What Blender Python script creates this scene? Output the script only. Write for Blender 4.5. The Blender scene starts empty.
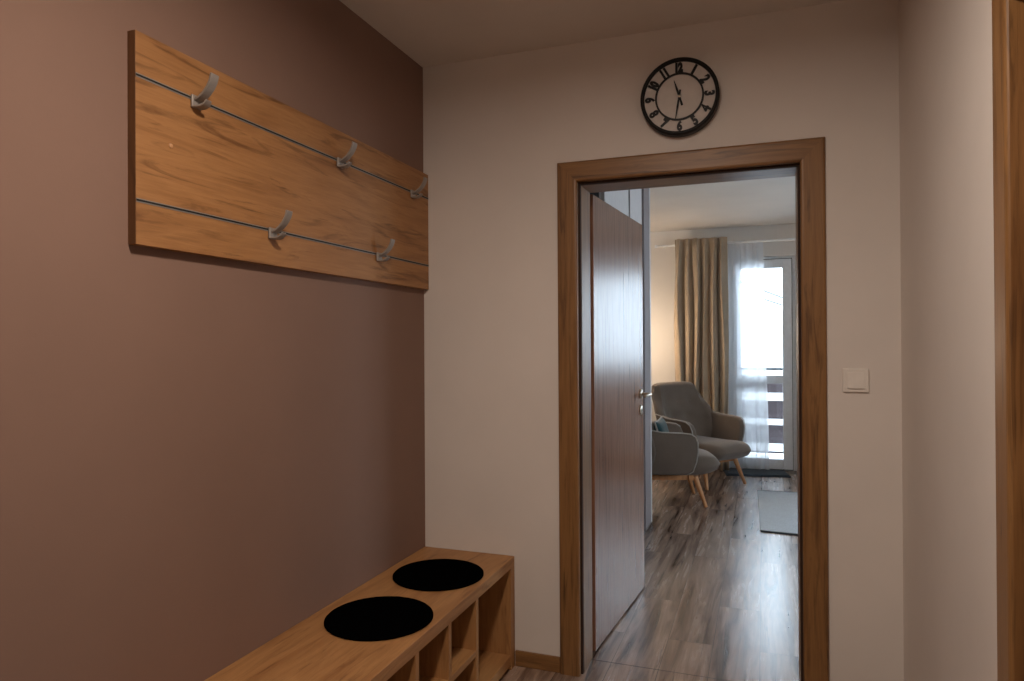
import bpy, bmesh, math, random
from mathutils import Vector, Matrix
random.seed(7)
S = bpy.context.scene
C = S.collection
PI = math.pi

# ------------------------------------------------------------------ camera
cam_d = bpy.data.cameras.new('camera')
cam = bpy.data.objects.new('camera', cam_d); C.objects.link(cam); S.camera = cam
cam_d.sensor_width = 36.0; cam_d.sensor_fit = 'HORIZONTAL'; cam_d.lens = 686.69 / 1024 * 36
cam_d.clip_start = 0.02; cam_d.clip_end = 500
YAW, PITCH, ROLL, EYE = 0.35, 0.0037, -0.0058, 1.3175
fw = Vector((-math.sin(YAW)*math.cos(PITCH), math.cos(YAW)*math.cos(PITCH), math.sin(PITCH)))
rt = Vector((math.cos(YAW), math.sin(YAW), 0)); up = rt.cross(fw)
r2 = rt*math.cos(ROLL) + up*math.sin(ROLL); u2 = up*math.cos(ROLL) - rt*math.sin(ROLL)
cam.matrix_world = Matrix(((r2.x, u2.x, -fw.x, 0), (r2.y, u2.y, -fw.y, 0), (r2.z, u2.z, -fw.z, EYE), (0, 0, 0, 1)))

# ------------------------------------------------------------------ sky, lights, exposure
W = bpy.data.worlds.new('overcast_sky'); S.world = W; W.use_nodes = True
bg = W.node_tree.nodes['Background']
bg.inputs[0].default_value = (0.72, 0.85, 1.0, 1)
# overcast sky: brighter towards the zenith than at the horizon
_n = W.node_tree.nodes; _l = W.node_tree.links
_tc = _n.new('ShaderNodeTexCoord'); _sx = _n.new('ShaderNodeSeparateXYZ'); _mr = _n.new('ShaderNodeMapRange')
_mr.inputs['From Min'].default_value = 0.0; _mr.inputs['From Max'].default_value = 1.0
_mr.inputs['To Min'].default_value = 9.5; _mr.inputs['To Max'].default_value = 13.0
_l.new(_tc.outputs['Generated'], _sx.inputs[0]); _l.new(_sx.outputs['Z'], _mr.inputs['Value']); _l.new(_mr.outputs[0], bg.inputs[1])
S.view_settings.view_transform = 'Standard'; S.view_settings.look = 'None'
S.view_settings.gamma = 1.0; S.view_settings.use_curve_mapping = False
S.view_settings.exposure = 0.0
try:
    S.cycles.use_denoising = True
    S.cycles.max_bounces = 12; S.cycles.diffuse_bounces = 6
    S.cycles.transparent_max_bounces = 16
    S.cycles.sample_clamp_indirect = 6.0
except Exception:
    pass

HALL_LAMP = (-0.36, 0.88, 2.405)
LIVING_LAMP = (-1.25, 6.90, 1.34)

def light(name, kind, loc, power, color, rot=(0, 0, 0), **kw):
    d = bpy.data.lights.new(name, kind); d.energy = power; d.color = color
    for k, v in kw.items(): setattr(d, k, v)
    o = bpy.data.objects.new(name, d); C.objects.link(o); o.location = loc; o.rotation_euler = rot
    return o
light('hall_lamp_light', 'AREA', HALL_LAMP, 25, (1.0, 0.83, 0.70), shape='DISK', size=0.22)
light('living_lamp_light', 'POINT', LIVING_LAMP, 17, (1.0, 0.76, 0.54), shadow_soft_size=0.09)
for nm, x, z, sx, sz in (('balcony_door_portal', -0.02, 1.1, 0.66, 2.2), ('window_portal', 1.25, 1.55, 1.5, 1.35)):
    p = light(nm, 'AREA', (x, 7.72, z), 1, (1, 1, 1), (-PI/2, 0, 0), shape='RECTANGLE', size=sx, size_y=sz)
    p.data.cycles.is_portal = True
p = light('added_window_portal', 'AREA', (2.90, 4.55, 1.55), 1, (1, 1, 1), (0, PI/2, 0), shape='RECTANGLE', size=1.5, size_y=1.5)
p.data.cycles.is_portal = True

# ------------------------------------------------------------------ materials
def new_mat(name):
    m = bpy.data.materials.new(name); m.use_nodes = True
    nt = m.node_tree; b = nt.nodes['Principled BSDF']
    return m, nt, b
def s2l(c):
    return tuple(((v/255)/12.92 if v/255 <= .04045 else ((v/255+.055)/1.055)**2.4) for v in c) + (1,)
def setin(b, **kw):
    for k, v in kw.items():
        k = k.replace('_', ' ')
        if k in b.inputs: b.inputs[k].default_value = v
def nd(nt, t, **kw):
    n = nt.nodes.new(t)
    for k, v in kw.items(): setattr(n, k, v)
    return n
def coords(nt, scale=(1, 1, 1), rot=(0, 0, 0)):
    tc = nd(nt, 'ShaderNodeTexCoord'); mp = nd(nt, 'ShaderNodeMapping')
    mp.inputs['Scale'].default_value = scale; mp.inputs['Rotation'].default_value = rot
    nt.links.new(tc.outputs['Object'], mp.inputs['Vector']); return mp.outputs['Vector']
def ramp(nt, fac, stops):
    r = nd(nt, 'ShaderNodeValToRGB'); e = r.color_ramp.elements
    e[0].position, e[0].color = stops[0]; e[1].position, e[1].color = stops[-1]
    for p, c in stops[1:-1]:
        k = e.new(p); k.color = c
    nt.links.new(fac, r.inputs['Fac']); return r.outputs['Color']
def noise(nt, vec, scale, detail=4, rough=.55, dist=0):
    n = nd(nt, 'ShaderNodeTexNoise')
    n.inputs['Scale'].default_value = scale; n.inputs['Detail'].default_value = detail
    n.inputs['Roughness'].default_value = rough; n.inputs['Distortion'].default_value = dist
    nt.links.new(vec, n.inputs['Vector']); return n.outputs['Fac']
def mixc(nt, a, b, fac, mode='MIX'):
    m = nd(nt, 'ShaderNodeMix', data_type='RGBA', blend_type=mode)
    for sock, v in (('A', a), ('B', b)):
        s = [i for i in m.inputs if i.name == sock and i.type == 'RGBA'][0]
        if isinstance(v, tuple): s.default_value = v
        else: nt.links.new(v, s)
    f = [i for i in m.inputs if i.name == 'Factor' and i.type == 'VALUE'][0]
    if isinstance(fac, float): f.default_value = fac
    else: nt.links.new(fac, f)
    return [o for o in m.outputs if o.type == 'RGBA'][0]
def bump(nt, b, h, strength=.1, dist=.002):
    n = nd(nt, 'ShaderNodeBump'); n.inputs['Strength'].default_value = strength; n.inputs['Distance'].default_value = dist
    nt.links.new(h, n.inputs['Height']); nt.links.new(n.outputs['Normal'], b.inputs['Normal'])

def plain(name, c, rough=.5, metal=0.0, var=.04, scale=30):
    m, nt, b = new_mat(name); setin(b, Roughness=rough, Metallic=metal)
    v = coords(nt); f = noise(nt, v, scale, 3)
    lo = tuple(x*(1-var) for x in c[:3]) + (1,); hi = tuple(min(1, x*(1+var)) for x in c[:3]) + (1,)
    nt.links.new(ramp(nt, f, [(.3, lo), (.7, hi)]), b.inputs['Base Color']); return m
def paint(name, c, rough=.85):
    m, nt, b = new_mat(name); setin(b, Roughness=rough); setin(b, **{'Specular_IOR_Level': .25})
    v = coords(nt); f = noise(nt, v, 3, 5)
    lo = tuple(x*.97 for x in c[:3]) + (1,); hi = tuple(x*1.03 for x in c[:3]) + (1,)
    nt.links.new(ramp(nt, f, [(.3, lo), (.7, hi)]), b.inputs['Base Color'])
    bump(nt, b, noise(nt, v, 220, 3), .12, .001); return m
def wood(name, light_c, mid_c, dark_c, axis, rough=.5, stretch=9.0, streaks=.75, scale=3.2, fine_w=.45, lo=.57):
    m, nt, b = new_mat(name); setin(b, Roughness=rough)
    sc = [stretch]*3; sc['XYZ'.index(axis)] = 1.0
    v = coords(nt, tuple(sc))
    broad = noise(nt, v, scale*.45, 5, .55, .8)
    base = ramp(nt, broad, [(.30, mid_c), (.52, light_c), (.75, mid_c)])
    fine = noise(nt, coords(nt, tuple(4*s if s > 1 else 1.6 for s in sc)), scale*1.4, 6, .65, .3)
    finec = ramp(nt, fine, [(.35, (.70, .66, .62, 1)), (.6, (1, 1, 1, 1))])
    col = mixc(nt, base, finec, fine_w, 'MULTIPLY')
    st = noise(nt, coords(nt, tuple(1.1*s if s > 1 else 1.0 for s in sc)), scale*.75, 7, .60, 1.2)
    stf = ramp(nt, st, [(lo, (0, 0, 0, 1)), (lo+.16, (streaks,)*3 + (1,))])
    col = mixc(nt, col, dark_c, stf)
    nt.links.new(col, b.inputs['Base Color']); bump(nt, b, fine, .08, .001); return m
def fabric(name, c, scale=420, rough=.9):
    m, nt, b = new_mat(name); setin(b, Roughness=rough, Sheen_Weight=.25)
    v = coords(nt); f = noise(nt, v, scale, 2); g = noise(nt, v, 9, 4)
    lo = tuple(x*.72 for x in c[:3]) + (1,); hi = tuple(min(1, x*1.25) for x in c[:3]) + (1,)
    base = ramp(nt, f, [(.3, lo), (.7, hi)])
    col = mixc(nt, base, ramp(nt, g, [(.3, (.88, .88, .88, 1)), (.7, (1, 1, 1, 1))]), 1.0, 'MULTIPLY')
    nt.links.new(col, b.inputs['Base Color']); bump(nt, b, f, .25, .002); return m
def emit(name, c, s):
    m, nt, b = new_mat(name); setin(b, Emission_Color=c, Emission_Strength=s, Base_Color=c); return m

M = {}
M['white_wall'] = paint('white wall paint', (.74, .70, .66, 1))
M['living_wall'] = paint('living room paint', (.80, .77, .73, 1))
M['taupe_wall'] = paint('taupe wall paint', (.240, .152, .117, 1))
M['ceiling'] = paint('ceiling paint', (.70, .66, .61, 1))
OAK = dict(light_c=s2l((178, 132, 84)), mid_c=s2l((150, 104, 62)), dark_c=s2l((88, 52, 27)))
PAN = dict(light_c=s2l((170, 124, 78)), mid_c=s2l((142, 98, 58)), dark_c=s2l((74, 42, 20)))
M['oak_y'] = wood('honey oak laminate along the room', axis='Y', lo=.545, **PAN)
M['oak_edge'] = wood('darker oak end face', s2l((112, 76, 44)), s2l((92, 60, 34)), s2l((60, 36, 18)), 'Z')
CAS = dict(light_c=s2l((146, 107, 64)), mid_c=s2l((118, 82, 46)), dark_c=s2l((62, 39, 20)))
M['cas_z'] = wood('brown oak casing upright', axis='Z', stretch=14, rough=.42, lo=.53, **CAS)
M['cas_x'] = wood('brown oak casing crosswise', axis='X', stretch=14, rough=.42, lo=.53, **CAS)
M['cas_y'] = wood('brown oak casing lengthwise', axis='Y', stretch=14, **CAS)
M['bench_y'] = wood('bench oak lengthwise', axis='Y', **OAK)
M['bench_z'] = wood('bench oak upright', axis='Z', **OAK)
LEAF = dict(light_c=s2l((154, 112, 88)), mid_c=s2l((116, 78, 58)), dark_c=s2l((66, 42, 32)))
M['leaf'] = wood('grey brown door veneer', axis='Z', stretch=26, rough=.27, streaks=.7, fine_w=.8, **LEAF)
setin(M['leaf'].node_tree.nodes['Principled BSDF'], **{'Specular_IOR_Level': .52})
M['beech'] = wood('beech', s2l((206, 148, 98)), s2l((182, 124, 78)), s2l((140, 90, 54)), 'Z', streaks=.2)
M['alu'] = plain('satin aluminium', (.34, .315, .29, 1), .45, .35)
M['rail'] = plain('dull grey rail', (.27, .255, .235, 1), .5, .3)
M['tan'] = plain('tan plastic', s2l((196, 150, 108)), .5)
M['steel'] = plain('brushed steel', (.62, .60, .58, 1), .25, 1.0)
M['slot'] = plain('dark slot', (.012, .012, .012, 1), .6)
M['black_felt'] = plain('black felt', (.0012, .0012, .0014, 1), .98)
setin(M['black_felt'].node_tree.nodes['Principled BSDF'], **{'Specular_IOR_Level': 0.0})
M['step_strip'] = plain('dark brown strip', s2l((52, 32, 20)), .8)
M['black_lacquer'] = plain('black lacquer', (.0025, .0024, .0025, 1), .45)
setin(M['black_lacquer'].node_tree.nodes['Principled BSDF'], **{'Specular_IOR_Level': .3})
M['dial'] = plain('dial white', (.62, .585, .555, 1), .6)
M['switch'] = plain('warm white plastic', (.80, .77, .72, 1), .35)
M['pvc'] = plain('white window plastic', (.88, .90, .92, 1), .35)
M['white_lacquer'] = plain('white lacquer', (.78, .77, .78, 1), .3)
M['grey_panel'] = plain('grey laminate', (.29, .25, .25, 1), .7)
setin(M['grey_panel'].node_tree.nodes['Principled BSDF'], **{'Specular_IOR_Level': .2})
M['charcoal'] = plain('charcoal', (.008, .008, .008, 1), .9)
M['white_satin'] = plain('white satin board', (.66, .62, .61, 1), .7)
for k in ('charcoal',): setin(M[k].node_tree.nodes['Principled BSDF'], **{'Specular_IOR_Level': .1})
M['brass'] = plain('dull nickel', (.62, .54, .44, 1), .3, 1.0)
M['chair'] = fabric('taupe grey upholstery', s2l((108, 94, 82)))
M['piping'] = fabric('pale grey piping', s2l((176, 170, 162)))
M['teal'] = fabric('teal velvet', s2l((8, 60, 64)))
M['curtain'] = fabric('beige curtain cloth', s2l((176, 157, 134)))
M['rug'] = fabric('blue grey flat weave', s2l((184, 192, 198)), 160)
M['rug_edge'] = fabric('dark rug binding', s2l((62, 68, 74)))
M['mat'] = fabric('dark slate doormat', s2l((58, 70, 82)), 200)
setin(M['mat'].node_tree.nodes['Principled BSDF'], Sheen_Weight=0.0)
M['board'] = plain('white painted board', (.85, .86, .88, 1), .6)
M['railpanel'] = plain('dark plum brown panel', s2l((62, 52, 56)), .6)
M['dark_metal'] = plain('dark metal', (.03, .035, .04, 1), .5)
M['cable'] = plain('weathered grey cable', (.10, .10, .105, 1), .8)
M['concrete'] = plain('pale concrete', (.66, .67, .68, 1), .9)
M['diffuser'] = emit('lit ceiling diffuser', (1.0, .78, .58, 1), 2.0)

def floor_mat():
    m, nt, b = new_mat('streaked grey brown laminate planks'); setin(b, Roughness=.30)
    v = coords(nt, (1, 1, 1), (0, 0, PI/2))
    br = nd(nt, 'ShaderNodeTexBrick'); br.offset = .37; br.offset_frequency = 2
    nt.links.new(v, br.inputs['Vector'])
    for k, x in (('Color1', (.05, .05, .05, 1)), ('Color2', (.95, .95, .95, 1)), ('Mortar', (.5, .5, .5, 1))): br.inputs[k].default_value = x
    for k, x in (('Scale', 1), ('Mortar Size', .0013), ('Mortar Smooth', .2), ('Bias', 0), ('Brick Width', 1.26), ('Row Height', .1915)): br.inputs[k].default_value = x
    # shift grain per plank
    tc = nd(nt, 'ShaderNodeTexCoord'); add = nd(nt, 'ShaderNodeVectorMath', operation='ADD')
    sc = nd(nt, 'ShaderNodeVectorMath', operation='SCALE'); sc.inputs['Scale'].default_value = 23.0
    nt.links.new(br.outputs['Color'], sc.inputs[0]); nt.links.new(tc.outputs['Object'], add.inputs[0]); nt.links.new(sc.outputs[0], add.inputs[1])
    mp = nd(nt, 'ShaderNodeMapping'); mp.inputs['Scale'].default_value = (8.5, .62, 1); nt.links.new(add.outputs[0], mp.inputs['Vector'])
    g = noise(nt, mp.outputs['Vector'], 2.0, 8, .62, .55)
    col = ramp(nt, g, [(.33, s2l((64, 46, 36))), (.46, s2l((130, 108, 94))), (.58, s2l((172, 150, 134))), (.72, s2l((98, 78, 66)))])
    mp2 = nd(nt, 'ShaderNodeMapping'); mp2.inputs['Scale'].default_value = (20, 1.3, 1); nt.links.new(add.outputs[0], mp2.inputs['Vector'])
    st = noise(nt, mp2.outputs['Vector'], 1.0, 6, .6, 1.0)
    col = mixc(nt, col, s2l((48, 34, 26)), ramp(nt, st, [(.56, (0, 0, 0, 1)), (.66, (.9, .9, .9, 1))]))
    pv = ramp(nt, br.outputs['Color'], [(0, (.80, .80, .80, 1)), (1, (1.08, 1.06, 1.04, 1))])
    col = mixc(nt, col, pv, 1.0, 'MULTIPLY')
    col = mixc(nt, col, (.05, .04, .035, 1), br.outputs['Fac'])
    nt.links.new(col, b.inputs['Base Color'])
    rr = nd(nt, 'ShaderNodeMapRange'); rr.inputs['To Min'].default_value = .22; rr.inputs['To Max'].default_value = .31; setin(b, **{'Specular_IOR_Level': 1.0, 'Coat_Weight': .25, 'Coat_Roughness': .28})
    nt.links.new(g, rr.inputs['Value']); nt.links.new(rr.outputs[0], b.inputs['Roughness'])
    bump(nt, b, g, .01, .0005); return m
M['floor'] = floor_mat()

def glass_mat():
    m = bpy.data.materials.new('clear pane'); m.use_nodes = True; nt = m.node_tree; nt.nodes.clear()
    out = nd(nt, 'ShaderNodeOutputMaterial'); tr = nd(nt, 'ShaderNodeBsdfTransparent'); gl = nd(nt, 'ShaderNodeBsdfGlossy')
    gl.inputs['Roughness'].default_value = .02; tr.inputs['Color'].default_value = (.96, .98, .98, 1)
    mx = nd(nt, 'ShaderNodeMixShader'); fr = nd(nt, 'ShaderNodeFresnel'); fr.inputs['IOR'].default_value = 1.45
    nt.links.new(fr.outputs[0], mx.inputs[0]); nt.links.new(tr.outputs[0], mx.inputs[1]); nt.links.new(gl.outputs[0], mx.inputs[2])
    nt.links.new(mx.outputs[0], out.inputs[0]); return m
M['glass'] = glass_mat()
def sheer_mat():
    m = bpy.data.materials.new('white voile'); m.use_nodes = True; nt = m.node_tree; nt.nodes.clear()
    out = nd(nt, 'ShaderNodeOutputMaterial'); tr = nd(nt, 'ShaderNodeBsdfTransparent')
    df = nd(nt, 'ShaderNodeBsdfDiffuse'); tl = nd(nt, 'ShaderNodeBsdfTranslucent')
    for n in (df, tl): n.inputs['Color'].default_value = (.93, .95, .98, 1)
    a = nd(nt, 'ShaderNodeMixShader'); a.inputs[0].default_value = .6
    nt.links.new(df.outputs[0], a.inputs[1]); nt.links.new(tl.outputs[0], a.inputs[2])
    mx = nd(nt, 'ShaderNodeMixShader')
    w = noise(nt, coords(nt, (900, 900, 900)), 1.0, 2)
    rr = nd(nt, 'ShaderNodeMapRange'); rr.inputs['To Min'].default_value = .72; rr.inputs['To Max'].default_value = .86
    nt.links.new(w, rr.inputs['Value']); nt.links.new(rr.outputs[0], mx.inputs[0])
    nt.links.new(tr.outputs[0], mx.inputs[1]); nt.links.new(a.outputs[0], mx.inputs[2])
    nt.links.new(mx.outputs[0], out.inputs[0]); return m
M['sheer'] = sheer_mat()
def frost_mat():
    m = bpy.data.materials.new('frosted lamp glass'); m.use_nodes = True; nt = m.node_tree; nt.nodes.clear()
    out = nd(nt, 'ShaderNodeOutputMaterial'); tr = nd(nt, 'ShaderNodeBsdfTransparent'); tl = nd(nt, 'ShaderNodeBsdfTranslucent')
    tl.inputs['Color'].default_value = (1, .97, .92, 1); mx = nd(nt, 'ShaderNodeMixShader'); mx.inputs[0].default_value = .35
    nt.links.new(tr.outputs[0], mx.inputs[1]); nt.links.new(tl.outputs[0], mx.inputs[2]); nt.links.new(mx.outputs[0], out.inputs[0]); return m
M['frost'] = frost_mat()

# ------------------------------------------------------------------ helpers
def tag(o, label=None, cat=None, group=None, kind=None):
    if label: o['label'] = label
    if cat: o['category'] = cat
    if group: o['group'] = group
    if kind: o['kind'] = kind
    return o
def thing(name, loc, label=None, cat=None, rz=0.0, group=None, kind=None):
    o = bpy.data.objects.new(name, None); C.objects.link(o); o.location = loc; o.rotation_euler = (0, 0, rz)
    o.empty_display_size = .1
    return tag(o, label, cat, group, kind)
def obj(name, bm, mat, parent=None, world=False, smooth=False, bevel=0, seg=2, sub=0, label=None, solid=0, shift=True):
    """bm in world coordinates when world=True (moved into the unrotated parent's frame), else in the parent's own frame."""
    if parent is not None and world:
        off = Vector((0, 0, 0)); p = parent
        while p is not None:
            off += p.location; p = p.parent
        bmesh.ops.translate(bm, verts=bm.verts, vec=-off)
    bmesh.ops.recalc_face_normals(bm, faces=bm.faces)
    me = bpy.data.meshes.new(name); bm.to_mesh(me); bm.free()
    o = bpy.data.objects.new(name, me); C.objects.link(o)
    if mat is not None: me.materials.append(M[mat])
    if parent is not None: o.parent = parent
    elif shift and me.vertices:   # a thing that is one mesh: origin at its base
        xs = [v.co for v in me.vertices]
        c = Vector(((min(v.x for v in xs)+max(v.x for v in xs))/2, (min(v.y for v in xs)+max(v.y for v in xs))/2, min(v.z for v in xs)))
        me.transform(Matrix.Translation(-c)); o.location = c
    if solid:
        s = o.modifiers.new('thick', 'SOLIDIFY'); s.thickness = solid; s.offset = 0
    if bevel:
        b = o.modifiers.new('bevel', 'BEVEL'); b.width = bevel; b.segments = seg; b.limit_method = 'ANGLE'; b.angle_limit = math.radians(35)
    if sub:
        s = o.modifiers.new('sub', 'SUBSURF'); s.levels = sub; s.render_levels = sub
    if smooth or bevel or sub:
        for p in me.polygons: p.use_smooth = True
        if not sub and not smooth:
            try:
                n = o.modifiers.new('wn', 'WEIGHTED_NORMAL'); n.keep_sharp = True
            except Exception: pass
    if label: o['label'] = label
    return o
def box(bm, x0, x1, y0, y1, z0, z1):
    vs = [bm.verts.new((x, y, z)) for z in (z0, z1) for y in (y0, y1) for x in (x0, x1)]
    for f in ((0, 1, 3, 2), (4, 6, 7, 5), (0, 4, 5, 1), (2, 3, 7, 6), (0, 2, 6, 4), (1, 5, 7, 3)):
        bm.faces.new([vs[i] for i in f])
    return vs
def bx(*b):
    bm = bmesh.new()
    for t in (b if isinstance(b[0], tuple) else (b,)): box(bm, *t)
    return bm
def prism(pts, d):
    """closed outline (list of 3D points) extruded by vector d"""
    bm = bmesh.new(); d = Vector(d)
    a = [bm.verts.new(p) for p in pts]; b = [bm.verts.new(Vector(p)+d) for p in pts]
    bm.faces.new(a); bm.faces.new(list(reversed(b)))
    n = len(pts)
    for i in range(n): bm.faces.new((a[i], b[i], b[(i+1) % n], a[(i+1) % n]))
    return bm
def frust(bm, p0, p1, r0, r1, n=16, cap=True):
    p0, p1 = Vector(p0), Vector(p1); d = (p1-p0).normalized()
    a = d.orthogonal().normalized(); b = d.cross(a)
    R = []
    for p, r in ((p0, r0), (p1, r1)):
        R.append([bm.verts.new(p + a*math.cos(2*PI*i/n)*r + b*math.sin(2*PI*i/n)*r) for i in range(n)])
    for i in range(n): bm.faces.new((R[0][i], R[0][(i+1) % n], R[1][(i+1) % n], R[1][i]))
    if cap: bm.faces.new(list(reversed(R[0]))); bm.faces.new(R[1])
def cyl(p0, p1, r0, r1=None, n=20):
    bm = bmesh.new(); frust(bm, p0, p1, r0, r0 if r1 is None else r1, n); return bm
def lathe(profile, n=48, axis='Z', c=(0, 0, 0), close=False):
    """profile: list of (radius, height); axis: 'Z' or '-Y' (height grows towards -Y)"""
    bm = bmesh.new(); rings = []
    for r, h in profile:
        ring = []
        for i in range(n):
            t = 2*PI*i/n
            if axis == 'Z': p = (c[0]+r*math.cos(t), c[1]+r*math.sin(t), c[2]+h)
            else: p = (c[0]+r*math.cos(t), c[1]-h, c[2]+r*math.sin(t))
            ring.append(bm.verts.new(p))
        rings.append(ring)
    k = len(rings)
    for j in range(k if close else k-1):
        A, B = rings[j], rings[(j+1) % k]
        for i in range(n): bm.faces.new((A[i], A[(i+1) % n], B[(i+1) % n], B[i]))
    if not close:
        bm.faces.new(rings[0]); bm.faces.new(rings[-1])
    return bm
def grid(fn, nu, nv):
    bm = bmesh.new()
    V = [[bm.verts.new(fn(i/(nu-1), j/(nv-1))) for i in range(nu)] for j in range(nv)]
    for j in range(nv-1):
        for i in range(nu-1): bm.faces.new((V[j][i], V[j][i+1], V[j+1][i+1], V[j+1][i]))
    return bm
def tube(pts, r, n=10):
    bm = bmesh.new(); pts = [Vector(p) for p in pts]; rings = []; a = None
    for i, p in enumerate(pts):
        d = (pts[min(i+1, len(pts)-1)] - pts[max(i-1, 0)]).normalized()
        a = d.orthogonal().normalized() if a is None else (a - d*a.dot(d)).normalized()
        b = d.cross(a)
        rings.append([bm.verts.new(p + (a*math.cos(2*PI*k/n)+b*math.sin(2*PI*k/n))*r) for k in range(n)])
    for A, B in zip(rings, rings[1:]):
        for k in range(n): bm.faces.new((A[k], A[(k+1) % n], B[(k+1) % n], B[k]))
    bm.faces.new(list(reversed(rings[0]))); bm.faces.new(rings[-1]); return bm
def struct(name, bm, mat, **kw):
    o = obj(name, bm, mat, **kw); o['kind'] = 'structure'; return o
def lerp(a, t):
    """piecewise linear table [(t, v), ...]"""
    for (t0, v0), (t1, v1) in zip(a, a[1:]):
        if t <= t1: return v0 + (v1-v0)*max(0, (t-t0))/(t1-t0)
    return a[-1][1]

# ------------------------------------------------------------------ dimensions (metres)
XL, XR, D, H = -1.3698, 0.4428, 2.65, 2.508     # hall: left wall, right wall, end wall, ceiling
WT = 0.17                                        # end wall thickness
Y0 = -1.5                                        # wall behind the photographer
LX, RX, FY = -1.47, 2.7, 7.5                     # living room: left, right, far wall
OX0, OX1, OZ = -0.700, 0.143, 1.968              # masonry opening of the doorway
CX0, CX1, CZ = -0.686, 0.129, 1.954              # clear opening
# right-hand doorway in the hall
RY1, RY0 = 1.514, 0.704

# ------------------------------------------------------------------ setting
struct('floor', bx(-1.79, 2.9, Y0-.15, FY+.36, -.08, 0), 'floor')
struct('trim_3', bx(OX0, OX1, 2.797, 2.7995, 0, .0006), 'slot')
struct('ceiling', bx(-1.75, 2.9, Y0-.15, FY+.36, H, H+.1), 'ceiling')
struct('wall_left', bx(XL-.12, XL, Y0, D, 0, H), 'taupe_wall')
struct('wall_back', bx((XL-.12, OX0, D, D+WT, 0, H), (OX1, RX, D, D+WT, 0, H), (OX0, OX1, D, D+WT, OZ, H)), 'white_wall')
struct('wall_right', bx((XR, XR+.14, RY1+.014, D, 0, H), (XR, XR+.14, Y0, RY0-.014, 0, H), (XR, XR+.14, RY0-.014, RY1+.014, OZ, H)), 'white_wall')
struct('wall_front', bx(XL-.12, XR+.14, Y0-.12, Y0, 0, H), 'white_wall')
struct('wall_far_left', bx(LX-.12, LX, D+WT, FY, 0, H), 'living_wall')
SY0, SY1, SZ0, SZ1 = 3.80, 5.30, .80, 2.30            # unseen side window, added to bring in more daylight
struct('wall_far_right', bx((RX, RX+.12, D+WT, SY0, 0, H), (RX, RX+.12, SY1, FY, 0, H), (RX, RX+.12, SY0, SY1, 0, SZ0), (RX, RX+.12, SY0, SY1, SZ1, H)), 'living_wall')
DX0, DX1, DZ = -0.335, 0.315, 2.19               # balcony door opening
WX0, WX1, WZ0, WZ1 = 0.55, 1.95, 0.90, 2.19      # window beside it
struct('wall_far', bx((LX-.12, DX0, FY, FY+.34, 0, H), (DX0, DX1, FY, FY+.34, DZ, H), (DX1, WX0, FY, FY+.34, 0, H),
                      (WX0, WX1, FY, FY+.34, 0, WZ0), (WX0, WX1, FY, FY+.34, WZ1, H), (WX1, RX+.12, FY, FY+.34, 0, H)), 'living_wall')

# doorway casing and jambs (oak)
PROFILE = [(0, -.004), (0, .009), (.0015, .0125), (.005, .0148), (.010, .016), (.074, .016), (.0785, .0145), (.0815, .010), (.0822, .004), (.0822, -.004)]
def casing_bm(kind, to_world):
    """kind 'L'/'R' upright or 'T' head; to_world maps (across x, height z, proud depth) to 3D"""
    bm = bmesh.new(); rows = []
    for t, d in PROFILE:
        if kind == 'L': e = ((CXa-t, 0), (CXa-t, CZ+t))
        elif kind == 'R': e = ((CXb+t, 0), (CXb+t, CZ+t))
        else: e = ((CXa-t, CZ+t), (CXb+t, CZ+t))
        rows.append([bm.verts.new(to_world(x, z, d)) for x, z in e])
    n = len(rows)
    for i in range(n): bm.faces.new((rows[i][0], rows[i][1], rows[(i+1) % n][1], rows[(i+1) % n][0]))
    bm.faces.new([r[0] for r in rows]); bm.faces.new([r[1] for r in reversed(rows)]); return bm
def soft(o):
    for p in o.data.polygons: p.use_smooth = False
    return o
t1 = thing('trim_1', ((CX0+CX1)/2, D, 0), 'brown oak door casing and jambs round the doorway in the end wall', 'door frame', kind='structure')
F0, F1, FZ = -0.7682, 0.2095, 2.0364
CXa, CXb = CX0, CX1
for k, mt in (('L', 'cas_z'), ('R', 'cas_z'), ('T', 'cas_x')):
    obj('casing', casing_bm(k, lambda x, z, d: (x, D-d, z)), mt, t1, True)
# the jambs step in a little behind the casing; a dark strip covers the step
ST = .0085
obj('step_strip', bx((CX0-.010, CX0+ST-.001, D+.012, D+.026, 0, CZ-ST+.001), (CX1-ST+.001, CX1+.010, D+.012, D+.026, 0, CZ-ST+.001), (CX0-.010, CX1+.010, D+.012, D+.026, CZ-ST+.001, CZ+.010)), 'step_strip', t1, True, label='dark strip inside the casing')
jy0, jy1 = D+.026, D+WT
obj('jamb', bx(OX0, CX0+ST, jy0, jy1, 0, OZ), 'cas_z', t1, True, bevel=.001)
obj('jamb', bx(CX1-ST, OX1, jy0, jy1, 0, OZ), 'cas_z', t1, True, bevel=.001)
obj('head_jamb', bx(CX0+ST, CX1-ST, jy0, jy1, CZ-ST, OZ), 'cas_x', t1, True, bevel=.001)
obj('rear_casing', bx((F0, CX0-.018, jy1, jy1+.016, 0, FZ), (CX1+.018, F1, jy1, jy1+.016, 0, FZ), (CX0-.018, CX1+.018, jy1, jy1+.016, CZ+.016, FZ)), 'cas_z', t1, True, bevel=.003)

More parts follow.
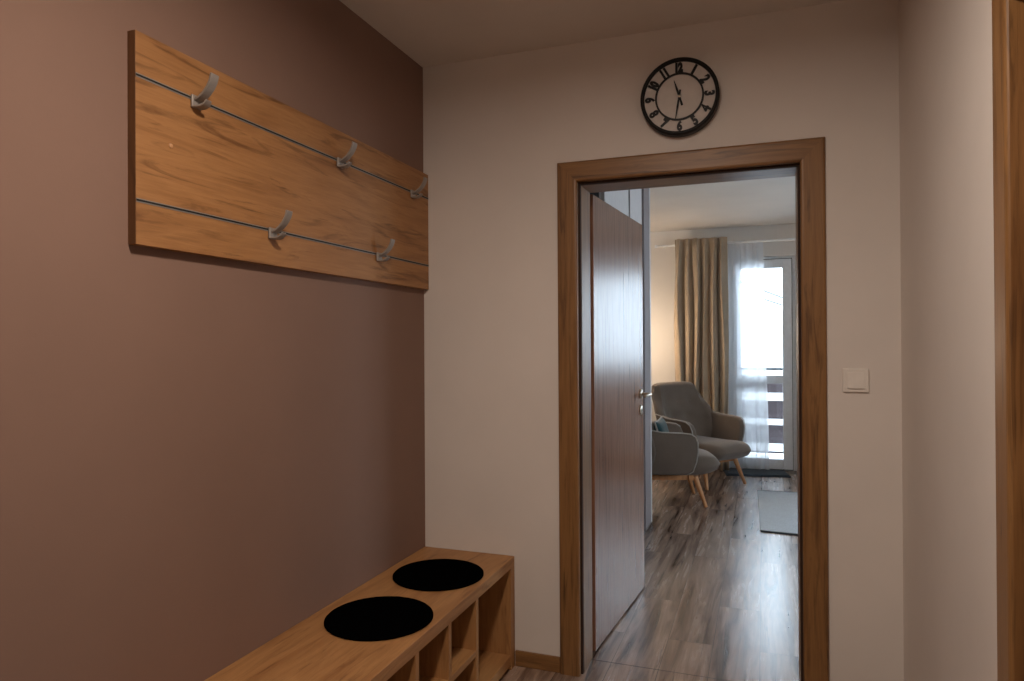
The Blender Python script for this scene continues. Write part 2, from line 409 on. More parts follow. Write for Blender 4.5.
# doorway at the right edge of the photograph
t2 = thing('trim_2', (XR, (RY0+RY1)/2, 0), 'brown oak door casing at the right edge on the side wall', 'door frame', kind='structure')
CXa, CXb = RY0, RY1
for k, mt in (('L', 'cas_z'), ('R', 'cas_z'), ('T', 'cas_y')):
    obj('casing', casing_bm(k, lambda x, z, d: (XR-d, x, z)), mt, t2, True)
obj('jamb', bx((XR+.0042, XR+.14, RY1+.0002, RY1+.013, 0, OZ), (XR+.0042, XR+.14, RY0-.013, RY0-.0002, 0, OZ)), 'cas_z', t2, True)
obj('head_jamb', bx(XR+.006, XR+.14, RY0-.001, RY1+.001, CZ+.001, OZ), 'cas_y', t2, True)
d3 = thing('door_3', (XR+.12, (RY0+RY1)/2, 0), 'closed brown veneer door in the right side wall', 'door', kind='structure')
obj('leaf', bx(XR+.098, XR+.138, RY0+.004, RY1-.004, .006, CZ-.004), 'leaf', d3, True, bevel=.002)

# baseboards
struct('baseboard_back', bx((-.958, F0, D-.012, D, 0, .062), (F1, XR, D-.012, D, 0, .062)), 'cas_x', bevel=.003)
struct('baseboard_right', bx((XR-.012, XR, RY1+.080, D-.012, 0, .062), (XR-.012, XR, Y0, RY0-.080, 0, .062)), 'cas_y', bevel=.003)
struct('baseboard_left', bx(XL, XL+.012, Y0, 1.17, 0, .062), 'cas_y', bevel=.003)
struct('baseboard_far', bx((LX, DX0-.02, FY-.012, FY, 0, .062), (DX1+.02, RX, FY-.012, FY, 0, .062)), 'cas_x', bevel=.003)

# open living-room door leaf
HX, HY = -0.673, 2.858
ang = math.atan2(3.70-2.86, -0.604+0.673)
d1 = thing('door_1', (HX, HY, 0), 'open grey brown veneer door leaf with nickel lever handle', 'door', ang, kind='structure')
# local x along the leaf, +y is the hidden side (towards the wardrobe)
LW = 0.848
obj('leaf', bx(0, LW, 0, .040, .008, 1.948), 'leaf', d1, bevel=.002)
hd = thing('handle', (LW-.065, 0, 1.045)); hd.parent = d1
hd_bm = lathe([(.001, 0), (.025, 0), (.026, .003), (.024, .009), (.001, .009)], 28, '-Y')
bpy.data.objects.remove(hd)
handle = obj('handle', hd_bm, 'brass', d1, smooth=True); handle.location = (LW-.065, 0, 1.045)
obj('lever', tube([(0, -.006, 0), (0, -.040, 0), (-.004, -.052, 0), (-.014, -.058, 0), (-.045, -.059, 0), (-.085, -.057, -.001), (-.120, -.052, -.003)], .0085, 12), 'brass', handle, smooth=True)
esc = obj('escutcheon', lathe([(.001, 0), (.025, 0), (.026, .003), (.024, .008), (.001, .008)], 28, '-Y'), 'brass', d1, smooth=True); esc.location = (LW-.065, 0, .962)
obj('keyhole', bx(-.003, .003, -.0095, -.008, -.008, .006), 'slot', esc)
# balcony door
d2 = thing('door_2', ((DX0+DX1)/2, FY+.04, 0), 'white glazed balcony door with one crossbar behind the sheer', 'door', kind='structure')
def ring(x0, x1, z0, z1, w, y0, y1, wb=None):
    wb = w if wb is None else wb
    return bx((x0, x0+w, y0, y1, z0, z1), (x1-w, x1, y0, y1, z0, z1), (x0+w, x1-w, y0, y1, z1-w, z1), (x0+w, x1-w, y0, y1, z0, z0+wb))
fy = FY + .03
obj('frame', ring(DX0, DX1, .0, DZ, .040, fy+.01, fy+.075), 'pvc', d2, True, bevel=.004)
sash = obj('sash', ring(DX0+.034, DX1-.034, .012, DZ-.030, .090, fy-.012, fy+.045, .100), 'pvc', d2, True, bevel=.006)
obj('crossbar', bx(DX0+.120, DX1-.120, fy-.006, fy+.040, .885, .970), 'pvc', d2, True, bevel=.006)
for z0, z1 in ((.108, .889), (.966, DZ-.116)):
    obj('pane', bx(DX0+.118, DX1-.118, fy+.016, fy+.022, z0, z1), 'glass', d2, True)
obj('gasket', ring(DX0+.030, DX1-.030, .006, DZ-.024, .006, fy-.002, fy+.008), 'slot', d2, True)

# window beside the balcony door
w1 = thing('window_1', ((WX0+WX1)/2, FY+.04, WZ0), 'white framed window beside the balcony door', 'window', kind='structure')
obj('frame', ring(WX0, WX1, WZ0, WZ1, .06, fy+.01, fy+.075), 'pvc', w1, True, bevel=.004)
wm = (WX0+WX1)/2
for a, b in ((WX0+.05, wm), (wm, WX1-.05)):
    s = obj('sash', ring(a, b, WZ0+.05, WZ1-.05, .07, fy-.010, fy+.045), 'pvc', w1, True, bevel=.005)
    obj('pane', bx(a+.068, b-.068, fy+.016, fy+.022, WZ0+.118, WZ1-.118), 'glass', s, True)
obj('window_sill', bx(WX0-.04, WX1+.04, FY-.06, FY+.03, WZ0-.03, WZ0), 'pvc', w1, True, bevel=.005)

w2 = thing('window_2_added', (RX+.05, (SY0+SY1)/2, SZ0), 'unseen white framed side window added to brighten the living room', 'window', kind='structure')
def ring_x(y0, y1, z0, z1, w, x0, x1):
    return bx((x0, x1, y0, y0+w, z0, z1), (x0, x1, y1-w, y1, z0, z1), (x0, x1, y0+w, y1-w, z1-w, z1), (x0, x1, y0+w, y1-w, z0, z0+w))
obj('frame', ring_x(SY0, SY1, SZ0, SZ1, .06, RX+.03, RX+.09), 'pvc', w2, True, bevel=.004)
ym = (SY0+SY1)/2
for a, b in ((SY0+.055, ym), (ym, SY1-.055)):
    s_ = obj('sash', ring_x(a, b, SZ0+.055, SZ1-.055, .06, RX+.035, RX+.08), 'pvc', w2, True, bevel=.004)
    obj('pane', bx(RX+.055, RX+.061, a+.058, b-.058, SZ0+.113, SZ1-.113), 'glass', s_, True)

# ------------------------------------------------------------------ coat panel with rails and hooks
PX, PY0, PZ0, PZ1 = -1.3460, 1.1806, 1.5494, 2.0416
cp = thing('coat_rack', (XL, (PY0+D)/2, PZ0), 'wall-mounted honey oak coat panel with two grey rails of hooks', 'coat rack')
obj('board', bx(XL, PX, PY0+.0012, D-.002, PZ0, PZ1), 'oak_y', cp, True, bevel=.0008)
obj('end_face', bx(XL, PX-.0006, PY0, PY0+.0012, PZ0+.0006, PZ1-.0006), 'oak_edge', cp, True, label='darker oak end face')  # end face in a darker oak than the board
for z in (1.939, 1.651):
    r = obj('rail', bx(PX, PX+.0012, PY0+.001, D-.004, z-.0048, z+.0048), 'rail', cp, True)
    obj('rail_slot', bx(PX+.0010, PX+.0016, PY0+.001, D-.004, z-.0020, z+.0022), 'slot', r, True)
kn = lathe([(.001, 0), (.0062, 0), (.0055, .0015), (.001, .002)], 20, 'Z')
bmesh.ops.rotate(kn, verts=kn.verts, cent=(0, 0, 0), matrix=Matrix.Rotation(PI/2, 3, 'Y'))
bmesh.ops.translate(kn, verts=kn.verts, vec=(PX, 1.281, 1.801))
obj('cover_cap', kn, 'tan', cp, True, smooth=True, label='small pale round cap near the left end')
def ribbon(path, w, t, taper=None):
    """flat strap following a path in the x-z plane, width along y"""
    bm = bmesh.new(); P = [Vector((x, 0, z)) for x, z in path]; rows = []
    for i, p in enumerate(P):
        d = (P[min(i+1, len(P)-1)]-P[max(i-1, 0)]).normalized(); n = Vector((-d.z, 0, d.x))
        h = (taper(i/(len(P)-1)) if taper else 1)*w/2
        rows.append([bm.verts.new(p + n*a*t/2 + Vector((0, b*h, 0))) for a, b in ((-1, -1), (-1, 1), (1, 1), (1, -1))])
    for A, B in zip(rows, rows[1:]):
        for k in range(4): bm.faces.new((A[k], A[(k+1) % 4], B[(k+1) % 4], B[k]))
    bm.faces.new(list(reversed(rows[0]))); bm.faces.new(rows[-1]); return bm
hook_place = [(1.357, 1.932), (1.985, 1.932), (2.502, 1.930), (1.643, 1.642), (2.235, 1.642)]
hook_lab = ['grey metal coat hook on the upper rail, nearest the left end of the panel',
            'grey metal coat hook in the middle of the upper rail',
            'grey metal coat hook on the upper rail beside the room corner',
            'grey metal coat hook on the lower rail, nearest the camera',
            'grey metal coat hook on the lower rail, nearer the room corner']
hk = thing('coat_hook', (PX+.0016, hook_place[0][0], hook_place[0][1]), hook_lab[0], 'hook', group='hooks on the coat panel')
obj('base_plate', bx(0, .007, -.0165, .0165, -.017, .015), 'alu', hk, bevel=.002)
up_path = [(.006, .003), (.020, .007), (.034, .016), (.047, .029), (.056, .043), (.060, .054), (.0615, .062)]
obj('prong', ribbon(up_path, .024, .006, lambda t: 1.0 + .1*t), 'alu', hk, bevel=.0012)
lo_path = [(.005, -.014), (.016, -.016), (.028, -.0145), (.037, -.009), (.043, -.001)]
obj('lip', ribbon(lo_path, .026, .0045, lambda t: 1.2 - .5*t), 'alu', hk, bevel=.0012)
obj('screw', cyl((.0070, 0, 0), (.0085, 0, 0), .0042, .0036, 14), 'steel', hk)
for (y, z), lb in list(zip(hook_place, hook_lab))[1:]:
    r = hk.copy(); C.objects.link(r); r.location = (PX+.0016, y, z); r['label'] = lb
    for ch in list(hk.children):
        c = ch.copy(); C.objects.link(c); c.parent = r

# ------------------------------------------------------------------ shoe bench
BX, BY0, BY1, BT = -0.9602, 1.06, 2.645, 0.4462
bn = thing('shoe_bench', ((XL+BX)/2, (BY0+BY1)/2, 0), 'low oak shoe bench with open compartments under the taupe wall', 'bench')
obj('top', bx(XL+.001, BX, BY0, BY1, BT-.040, BT), 'bench_y', bn, True, bevel=.0015)
zt, zb = BT-.040, .060
obj('end_panel', bx(XL+.001, BX, BY1-.045, BY1, 0, zt), 'bench_z', bn, True, bevel=.0012)
obj('end_panel', bx(XL+.001, BX, BY0, BY0+.045, 0, zt), 'bench_z', bn, True, bevel=.0012)
divs = [2.2565, 2.030, 1.8055, 1.580, 1.3545]
for y in divs:
    obj('divider', bx(XL+.012, BX-.001, y-.011, y+.011, zb, zt), 'bench_z', bn, True, bevel=.001)
obj('bottom_board', bx(XL+.012, BX-.001, BY0+.045, BY1-.045, .020, zb), 'bench_y', bn, True, bevel=.001)
obj('plinth', bx(XL+.012, BX-.022, BY0+.045, BY1-.045, 0, .020), 'bench_y', bn, True)
obj('back_board', bx(XL+.001, XL+.012, BY0+.045, BY1-.045, .04, zt), 'bench_y', bn, True)
edges = [BY0+.045+.011] + sorted(divs)
for a, b in zip(edges, edges[1:]):
    obj('shelf', bx(XL+.012, BX-.002, (a+.011 if a > BY0+.1 else BY0+.045), b-.011, .206, .228), 'bench_y', bn, True, bevel=.001)
def pad(name, x, y, label):
    prof = [(.002, 0), (.166, 0), (.170, .003), (.170, .007), (.167, .010), (.150, .0112), (.002, .0115)]
    o = obj(name, lathe(prof, 64, 'Z', (x, y, BT)), 'black_felt', smooth=True)
    return tag(o, label, 'seat pad', 'round black pads on the bench')
pad('seat_pad', -1.147, 1.902, 'round black felt seat pad on the bench, the one nearer the camera')
pad('seat_pad', -1.150, 2.330, 'round black felt seat pad on the bench, nearer the room corner')

# ------------------------------------------------------------------ wall clock
KX, KZ, KR, KT = -0.2855, 2.232, 0.1435, 0.045
ck = thing('wall_clock', (KX, D, KZ), 'round black wall clock with large numerals above the doorway', 'clock')
obj('rim', lathe([(KR-.004, 0), (KR, .002), (KR, KT-.004), (KR-.003, KT), (KR-.010, KT), (KR-.013, KT-.003), (KR-.014, KT-.012), (KR-.014, 0)], 96, '-Y', close=True), 'black_lacquer', ck, smooth=True)
dz = KT-.012
obj('dial', lathe([(.002, .002), (KR-.0138, .002), (KR-.0138, dz), (.002, dz)], 96, '-Y'), 'dial', ck)
obj('inner_ring', lathe([(.0825, dz), (.0825, dz+.005), (.0892, dz+.005), (.0892, dz)], 80, '-Y', close=True), 'black_lacquer', ck)
def text_bm(s, h, wscale, depth):
    cu = bpy.data.curves.new('txt', 'FONT'); cu.body = s; cu.align_x = 'CENTER'; cu.size = 1.0; cu.extrude = .02
    cu.space_character = .9; cu.offset = .08 if s in ('1', '11', '7', '10', '12') else .055; cu.resolution_u = 4
    o = bpy.data.objects.new('txt', cu); C.objects.link(o)
    bpy.context.view_layer.update()
    me = bpy.data.meshes.new_from_object(o.evaluated_get(bpy.context.evaluated_depsgraph_get()))
    bpy.data.objects.remove(o); bpy.data.curves.remove(cu)
    bm = bmesh.new(); bm.from_mesh(me); bpy.data.meshes.remove(me)
    xs = [v.co.x for v in bm.verts]; ys = [v.co.y for v in bm.verts]
    cx, cy = (min(xs)+max(xs))/2, (min(ys)+max(ys))/2; k = h/(max(ys)-min(ys))
    for v in bm.verts:
        v.co = Vector(((v.co.x-cx)*k*wscale, (v.co.y-cy)*k, v.co.z/.02*depth))
    return bm
for n in range(1, 13):
    a = math.radians(30*n)
    bm = text_bm(str(n), .0385, .72 if n > 9 else .80, .0015)
    rot = -a if n in (9, 10, 11, 12, 1, 2, 3) else -(a - PI)
    R = Matrix.Rotation(rot, 3, 'Z')
    pos = Vector((math.sin(a)*.1085, math.cos(a)*.1085, 0))
    for v in bm.verts:
        q = R @ v.co + pos
        v.co = Vector((q.x, -(dz+.0015)-q.z, q.y))
    obj('numeral', bm, 'black_lacquer', ck)
def hand(deg, ln, tail, w, h, name):
    a = math.radians(deg); d = Vector((math.sin(a), 0, math.cos(a))); n = Vector((math.cos(a), 0, -math.sin(a)))
    pts = [d*ln + n*w*.3, d*ln*.45 + n*w, n*w*.8, -d*tail + n*w, -d*tail - n*w, -n*w*.8, d*ln*.45 - n*w, d*ln - n*w*.3]
    obj(name, prism([p + Vector((0, -dz-h, 0)) for p in pts], (0, -.0012, 0)), 'black_lacquer', ck)
hand(-17, .064, .036, .0042, .004, 'hour_hand')
hand(189.5, .084, .024, .0036, .007, 'minute_hand')
obj('pivot', lathe([(.001, dz), (.0055, dz), (.005, dz+.011), (.001, dz+.011)], 20, '-Y'), 'brass', ck, smooth=True)

# ------------------------------------------------------------------ light switch
sw = thing('light_switch', (.302, D, 1.181), 'square white light switch on the wall right of the doorway', 'switch')
obj('plate', bx(-.041, .041, -.009, 0, -.041, .041), 'switch', sw, bevel=.003, seg=3)
rk = bmesh.new(); v = box(rk, -.028, .028, -.013, -.008, -.028, .028)
for q in rk.verts:
    if q.co.y < -.012: q.co.y += -.002 if q.co.z < 0 else .0025
obj('rocker', rk, 'switch', sw, bevel=.0015)

# ------------------------------------------------------------------ hall ceiling lamp (above the camera)
cl = thing('ceiling_lamp', (HALL_LAMP[0], HALL_LAMP[1], H), 'round flush ceiling lamp in the hall above the camera', 'lamp')
obj('base', lathe([(.002, 0), (.16, 0), (.16, -.03), (.002, -.03)], 48), 'white_lacquer', cl, smooth=False)
obj('diffuser', lathe([(.002, -.03), (.15, -.03), (.152, -.06), (.13, -.085), (.06, -.095), (.002, -.096)], 48), 'diffuser', cl, smooth=True)

# ------------------------------------------------------------------ wardrobe behind the open door
wd = thing('wardrobe', (-1.1, 4.3, 0), 'tall white built-in wardrobe with grey end strip behind the open door', 'wardrobe')
WXF = -.785
obj('carcass', bx(LX+.001, WXF-.02, 3.60, 5.06, .0, H-.01), 'white_lacquer', wd, True)
obj('niche_shade', bx(LX+.001, WXF-.03, 3.40, 3.60, .0, H-.01), 'charcoal', wd, True)  # charcoal block painted dark for the shade of the open niche here
obj('door_panel', bx(WXF-.02, WXF, 3.60, 4.300, .05, H-.015), 'white_satin', wd, True, bevel=.002)
obj('door_panel', bx(WXF-.02, WXF, 4.355, 4.800, .05, H-.015), 'white_satin', wd, True, bevel=.002)
obj('shadow_gap', bx(WXF-.02, WXF-.012, 4.300, 4.355, .05, H-.015), 'charcoal', wd, True, label='dark gap between the door panels')
obj('end_strip', bx(WXF-.02, WXF+.012, 4.822, 5.055, .012, H-.012), 'grey_panel', wd, True, bevel=.002, label='grey upright end strip')
obj('end_edge', bx(WXF-.05, WXF+.016, 5.055, 5.085, .0, H-.012), 'white_lacquer', wd, True, bevel=.003, label='white front edge')
obj('bottom_rail', bx(WXF-.02, WXF+.020, 3.60, 5.05, .0, .012), 'steel', wd, True, label='bright metal floor rail')

# ------------------------------------------------------------------ curtains and rod
CY = FY - .115
rod = thing('curtain_rod', (.2, CY, 2.335), 'thin white curtain rod above the balcony door', 'curtain rod')
obj('pole', cyl((-1.04, CY, 2.335), (2.1, CY, 2.335), .012), 'pvc', rod, True, smooth=True)
obj('finial', cyl((-1.07, CY, 2.335), (-1.04, CY, 2.335), .018, .016), 'pvc', rod, True)
for x in (-.98, .42, 2.05):
    obj('bracket', bx(x-.008, x+.008, CY-.012, FY, 2.327, 2.343), 'pvc', rod, True)
def drape(x0t, x1t, x0b, x1b, ztop, zbot, folds, amp, y, phase, mid=0.0, nu=140, nv=26):
    def fn(u, v):
        z = ztop + (zbot-ztop)*v
        pinch = math.exp(-((v-.02)/.03)**2)
        e = x0t + (x0b-x0t)*v; f = x1t + (x1b-x1t)*v
        w = u + .012*math.sin(u*23+v*3) + .02*mid*math.sin(u*9+v*5)*min(1, v*4)
        x = e + (f-e)*u + .010*math.sin(2*PI*folds*w*2+phase)*(.6+.4*v)
        a = amp*(.75+.25*math.sin(u*17+phase))*(1-.35*pinch)*(.85+.25*v)
        yy = y + a*math.sin(2*PI*folds*w + phase + .5*math.sin(v*2.6+u*5)*mid)
        return (x, yy, z)
    return grid(fn, nu, nv)
tag(obj('curtain', drape(-.855, -.330, -.88, -.335, 2.385, .012, 6.3, .052, CY-.086, .6, 1.3), 'curtain', smooth=True, solid=.003),
    'long beige pleated curtain hanging left of the balcony door', 'curtain')
tag(obj('sheer_curtain', drape(-.335, .005, -.345, .05, 2.345, .020, 4.5, .020, CY+.050, 1.3, .6), 'sheer', smooth=True),
    'thin white sheer curtain hanging over the balcony door', 'curtain')

# ------------------------------------------------------------------ rugs
rg = thing('rug', (.77, 5.74, 0), 'pale blue grey flat woven rug on the plank floor', 'rug')
q = [(-.793, -.685), (.80, -.79), (.80, .76), (-.822, .693)]
def inset(a, b): return lambda t: (a[0]+(b[0]-a[0])*t, a[1]+(b[1]-a[1])*t)
fl_, fr_, bl_, br_ = inset(q[0], q[3])(.014), inset(q[1], q[2])(.014), inset(q[3], q[0])(.010), inset(q[2], q[1])(.010)
P3 = lambda *pts: [(x, y, 0) for x, y in pts]
obj('weave', prism(P3(fl_, fr_, br_, bl_), (0, 0, .010)), 'rug', rg, bevel=.003)
obj('binding', prism(P3(q[0], q[1], fr_, fl_), (0, 0, .011)), 'rug_edge', rg, bevel=.003, label='dark bound end')
obj('binding', prism(P3(bl_, br_, q[2], q[3]), (0, 0, .011)), 'rug_edge', rg, bevel=.003, label='dark bound end')

dm = thing('doormat', (-.075, 7.285, 0), 'dark slate doormat in front of the balcony door', 'mat', math.radians(9))
obj('pile', bx(-.285, .285, -.155, .155, 0, .008), 'mat', dm, bevel=.003)
obj('border', ring(-.300, .300, -.170, .170, .016, 0, .010), 'mat', dm).rotation_euler = (PI/2, 0, 0)
dm.children[1].location = (0, 0, .010)

# ------------------------------------------------------------------ radiator under the window
ra = thing('radiator', (1.0, FY-.10, .1), 'white panel radiator under the window right of the balcony door', 'radiator')
RX0, RX1 = .345, 1.55
bm = bmesh.new(); n = 24
box(bm, RX0, RX1, FY-.13, FY-.07, .10, .80)
obj('panel', bm, 'white_lacquer', ra, True, bevel=.006)
obj('grille', bx(*[(RX0+.02+k*.05, RX0+.02+k*.05+.035, FY-.133, FY-.13, .15, .75) for k in range(23)]), 'white_lacquer', ra, True)
for x in (RX0+.1, RX1-.13): obj('bracket', bx(x, x+.03, FY-.07, FY-.001, .2, .7), 'white_lacquer', ra, True)
obj('pipe', tube([(RX0+.03, FY-.09, .10), (RX0+.03, FY-.09, .0)], .009), 'white_lacquer', ra, True, smooth=True)

# ------------------------------------------------------------------ armchairs
def sub_shape(t, p=2.6):
    return (max(0.0, 1-abs(t)**p))**(1/p)
def make_armchair(loc, rz, label):
    root = thing('armchair', loc, label, 'armchair', rz, 'grey wing armchairs')
    # backrest: curved winged shell, local +x is the way the chair faces
    btn = [(-.36, .70), (.36, .70), (0, .70), (-.2, .48), (.2, .48)]
    def hw(v): return lerp([(0, .27), (.25, .32), (.45, .350), (.62, .345), (.80, .310), (.93, .285), (1, .262)], v)
    def wrap(v): return lerp([(0, .10), (.3, .20), (.5, .20), (.66, .15), (.82, .07), (1, .035)], v)
    def surf(u, v):
        U = 2*u-1
        x = -.27 - .150*v - .02*math.sin(v*PI) + wrap(v)*abs(U)**2.6
        y = hw(v)*math.sin(U*PI/2*.92)/math.sin(PI/2*.92)
        z = .26 + .665*v - .030*(abs(U)**4)*v
        return Vector((x, y, z))
    nu, nv = 25, 21
    bm = bmesh.new(); F = []; B = []
    for j in range(nv):
        fr = []; bk = []
        for i in range(nu):
            u, v = i/(nu-1), j/(nv-1); U = 2*u-1
            p = surf(u, v); e = 1e-3
            du = surf(min(1, u+e), v)-surf(max(0, u-e), v); dv = surf(u, min(1, v+e))-surf(u, max(0, v-e))
            nrm = du.cross(dv).normalized()
            if nrm.x < 0: nrm = -nrm
            t = .030 + .042*sub_shape(U, 3)*sub_shape(2*v-1, 4)
            dim = sum(math.exp(-(((U-a)/.13)**2+((v-b)/.065)**2)) for a, b in btn)*.020
            fr.append(bm.verts.new(p + nrm*(t-dim))); bk.append(bm.verts.new(p - nrm*.026))
        F.append(fr); B.append(bk)
    for j in range(nv-1):
        for i in range(nu-1):
            bm.faces.new((F[j][i], F[j][i+1], F[j+1][i+1], F[j+1][i]))
            bm.faces.new((B[j][i], B[j+1][i], B[j+1][i+1], B[j][i+1]))
    for j in range(nv-1):
        for i in (0, nu-1): bm.faces.new((F[j][i], F[j+1][i], B[j+1][i], B[j][i]))
    for i in range(nu-1):
        for j in (0, nv-1): bm.faces.new((F[j][i], F[j][i+1], B[j][i+1], B[j][i]))
    back = obj('backrest', bm, 'chair', root, sub=1)
    for a, b in btn:
        p = surf((a+1)/2, b)
        s = bmesh.new(); bmesh.ops.create_uvsphere(s, u_segments=12, v_segments=8, radius=.013)
        bmesh.ops.scale(s, verts=s.verts, vec=(.5, 1, 1)); bmesh.ops.translate(s, verts=s.verts, vec=(p.x+.056, p.y, p.z))
        obj('button', s, 'chair', back, smooth=True)
    # arms: padded side panels, rolled at the front, flaring outwards
    prof = [(-.26, .262), (.02, .262), (.105, .264), (.150, .290), (.176, .37), (.184, .45), (.180, .525), (.162, .572), (.125, .596), (.06, .604), (-.10, .610), (-.26, .640)]
    for s in (1, -1):
        bm = bmesh.new(); cols = []
        for lay, off in ((0, -.030), (1, -.018), (2, .018), (3, .030)):
            sh = .985 if lay in (0, 3) else 1.0
            row = []
            for x, z in prof:
                zz = .44 + (z-.44)*(1 if lay in (1, 2) else .955); xx = x if lay in (1, 2) else -.03+(x+.03)*.965
                flare = .265 + .070*((zz-.262)/.34) + .010*math.sin((x+.26)*6)
                row.append(bm.verts.new((xx, s*(flare+off), zz)))
            cols.append(row)
        n = len(prof)
        for A, Bc in zip(cols, cols[1:]):
            for i in range(n): bm.faces.new((A[i], A[(i+1) % n], Bc[(i+1) % n], Bc[i]))
        bm.faces.new(cols[0]); bm.faces.new(list(reversed(cols[-1])))
        arm = obj('armrest', bm, 'chair', root, bevel=.006, seg=2, smooth=True)
        pth = []
        for x, z in prof[2:]:
            flare = .265 + .070*((z-.262)/.34) + .010*math.sin((x+.26)*6)
            pth.append((x+.001, s*(flare+.026), z))
        obj('piping', tube(pth, .0045, 8), 'piping', arm, smooth=True)
    # seat: thick cushion with a rounded nose
    nx, ny = 22, 17
    bm = bmesh.new(); T = []; L = []
    for i in range(nx):
        s = i/(nx-1); x = -.285 + .685*s
        e = sub_shape(max(0, (s-.70)/.30), 2.2) if s > .70 else 1.0
        wy = (.235 + .025*s) * (sub_shape(max(0, (s-.62)/.38)*.93, 3.4) if s > .62 else 1.0)
        tr, lr = [], []
        for j in range(ny):
            q = 2*j/(ny-1)-1
            h = .085*max(.0, e)*(.25+.75*sub_shape(q, 4))
            zc = .315 + .018*max(0, (s-.6)/.4)
            tr.append(bm.verts.new((x, q*wy, zc + h + .010*(1-q*q)*e))); lr.append(bm.verts.new((x, q*wy, zc - h*.95)))
        T.append(tr); L.append(lr)
    for i in range(nx-1):
        for j in range(ny-1):
            bm.faces.new((T[i][j], T[i][j+1], T[i+1][j+1], T[i+1][j])); bm.faces.new((L[i][j], L[i+1][j], L[i+1][j+1], L[i][j+1]))
        for j in (0, ny-1): bm.faces.new((T[i][j], T[i+1][j], L[i+1][j], L[i][j]))
    for i in (0, nx-1):
        for j in range(ny-1): bm.faces.new((T[i][j], T[i][j+1], L[i][j+1], L[i][j]))
    obj('seat', bm, 'chair', root, sub=1)
    # wooden base
    obj('base_frame', bx((-.24, -.20, -.20, .20, .205, .245), (.13, .17, -.22, .22, .205, .245), (-.20, .13, -.205, -.165, .205, .245), (-.20, .13, .165, .205, .205, .245)), 'beech', root, bevel=.005)
    for sx, sy in ((1, 1), (1, -1), (-1, 1), (-1, -1)):
        top = (.185 if sx > 0 else -.215, sy*.200, .235); foot = (.262 if sx > 0 else -.300, sy*.252, 0)
        obj('leg', cyl(top, foot, .023, .013, 16), 'beech', root, smooth=False, bevel=.002)
    return root
make_armchair((-.752, 5.842, 0), math.radians(16), 'grey wing armchair holding a teal cushion, nearer the open door')
make_armchair((-.523, 6.68, 0), math.radians(-38), 'grey wing armchair facing the rug, in front of the beige curtain')

# teal cushion on the nearer chair
cu = thing('cushion', (-.815, 5.785, .405), 'teal cushion with pale piping leaning in the nearer armchair', 'cushion', math.radians(0))
def cushion_bm(w, h, t, n=17):
    bm = bmesh.new(); A = []; Bk = []
    for j in range(n):
        a, b = [], []
        for i in range(n):
            u, v = 2*i/(n-1)-1, 2*j/(n-1)-1
            pin = 1-.07*(1-abs(u)**2)*abs(v)**3; pin2 = 1-.07*(1-abs(v)**2)*abs(u)**3
            d = t/2*(max(0, 1-u**4)*max(0, 1-v**4))**.5
            y, z = u*w/2*pin2, v*h/2*pin
            a.append(bm.verts.new((d, y, z))); b.append(a[-1] if d < 1e-6 else bm.verts.new((-d, y, z)))
        A.append(a); Bk.append(b)
    for j in range(n-1):
        for i in range(n-1):
            bm.faces.new((A[j][i], A[j][i+1], A[j+1][i+1], A[j+1][i]))
            f = []
            for q in (Bk[j][i], Bk[j+1][i], Bk[j+1][i+1], Bk[j][i+1]):
                if q not in f: f.append(q)
            if len(f) > 2 and set(f) != {A[j][i], A[j][i+1], A[j+1][i+1], A[j+1][i]}: bm.faces.new(f)
    return bm
tilt = Matrix.Rotation(math.radians(-16), 3, 'Y')
bm = cushion_bm(.40, .27, .085); bmesh.ops.rotate(bm, verts=bm.verts, cent=(0, 0, 0), matrix=tilt); bmesh.ops.translate(bm, verts=bm.verts, vec=(.03, 0, .142))
obj('cover', bm, 'teal', cu, smooth=True)
pp = []
for k in range(65):
    a = 2*PI*k/64; c, s = math.cos(a), math.sin(a); m_ = max(abs(c), abs(s)); u, v = c/m_, s/m_
    pin = 1-.07*(1-abs(u)**2)*abs(v)**3; pin2 = 1-.07*(1-abs(v)**2)*abs(u)**3
    pp.append(tilt @ Vector((0, u*.2*pin2, v*.135*pin)) + Vector((.03, 0, .142)))
obj('piping', tube(pp, .0075, 8), 'piping', cu, smooth=True, label='pale piping round the edge')

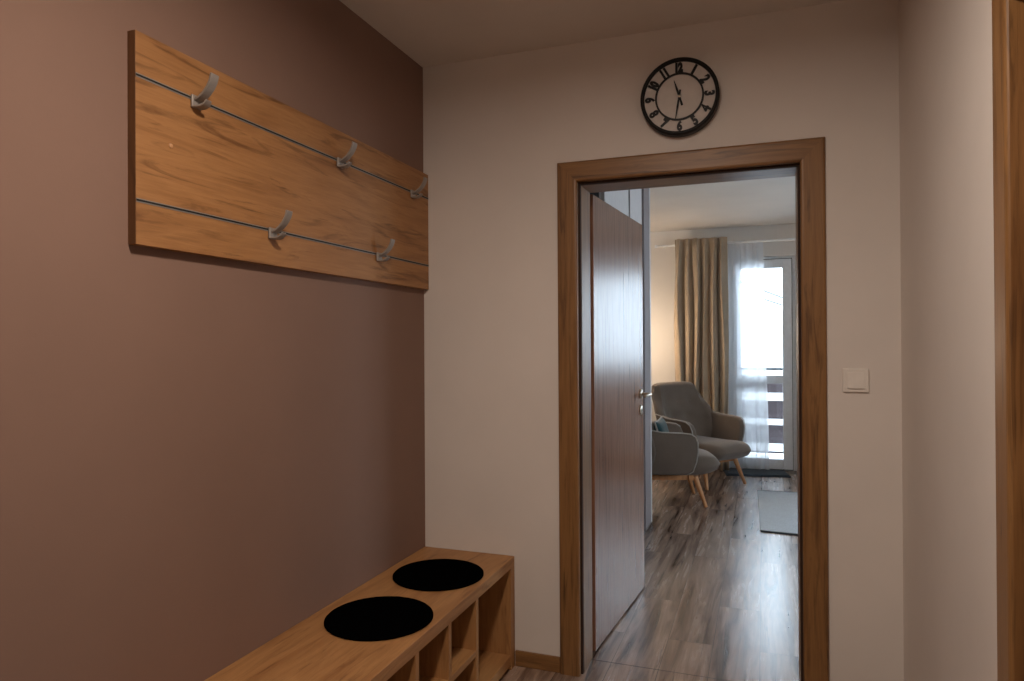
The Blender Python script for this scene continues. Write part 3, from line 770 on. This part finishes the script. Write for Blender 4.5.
# ------------------------------------------------------------------ floor lamp glowing beside the curtain
fl = thing('floor_lamp', (LIVING_LAMP[0], LIVING_LAMP[1], 0), 'lit floor lamp in the far left corner beside the beige curtain', 'lamp')
obj('base', lathe([(.002, 0), (.13, 0), (.13, .015), (.02, .025), (.002, .025)], 40), 'dark_metal', fl)
obj('pole', cyl((0, 0, .02), (0, 0, 1.24), .010), 'dark_metal', fl, smooth=True)
obj('globe', lathe([(.02, 1.235)] + [(.1*math.sin(k*PI/14), LIVING_LAMP[2]-.1*math.cos(k*PI/14)) for k in range(1, 14)] + [(.002, LIVING_LAMP[2]+.1)], 32), 'frost', fl, smooth=True)

# ------------------------------------------------------------------ balcony outside
struct('balcony_floor', bx(-2.2, 3.2, FY+.34, 8.7, -.12, -.02), 'concrete')
br = thing('balcony_railing', (.5, 8.42, -.02), 'white boarded balcony railing with dark backing panel and handrail', 'railing')
for z0, z1 in ((.925, .985), (.640, .730), (.362, .432), (.062, .150)):
    obj('board', bx(-2.2, 3.2, 8.400, 8.424, z0, z1), 'board', br, True, bevel=.003)
obj('handrail', bx(-2.2, 3.2, 8.39, 8.45, .988, 1.018), 'dark_metal', br, True, bevel=.003)
obj('backing_panel', bx(-2.2, 3.2, 8.430, 8.440, .034, .930), 'railpanel', br, True)
for x in (-1.9, -.62, .68, 1.95):
    obj('post', bx(x-.02, x+.02, 8.44, 8.48, -.02, .99), 'dark_metal', br, True, bevel=.003)
# overhead cables against the sky
def cable(p0, p1, r, sag, label):
    pts = []
    for k in range(25):
        t = k/24; p = Vector(p0).lerp(Vector(p1), t); p.z -= sag*4*t*(1-t); pts.append(p)
    tag(obj('overhead_cable', tube(pts, r, 6), 'cable', smooth=True), label, 'cable', 'overhead cables beyond the balcony')
cable((-4.2, 14.0, 4.24), (4.4, 14.0, .52), .024, .12, 'upper dark overhead cable crossing the white sky outside')
cable((-4.5, 15.0, 4.03), (4.71, 15.0, .533), .023, .12, 'lower thin overhead cable crossing the white sky outside')
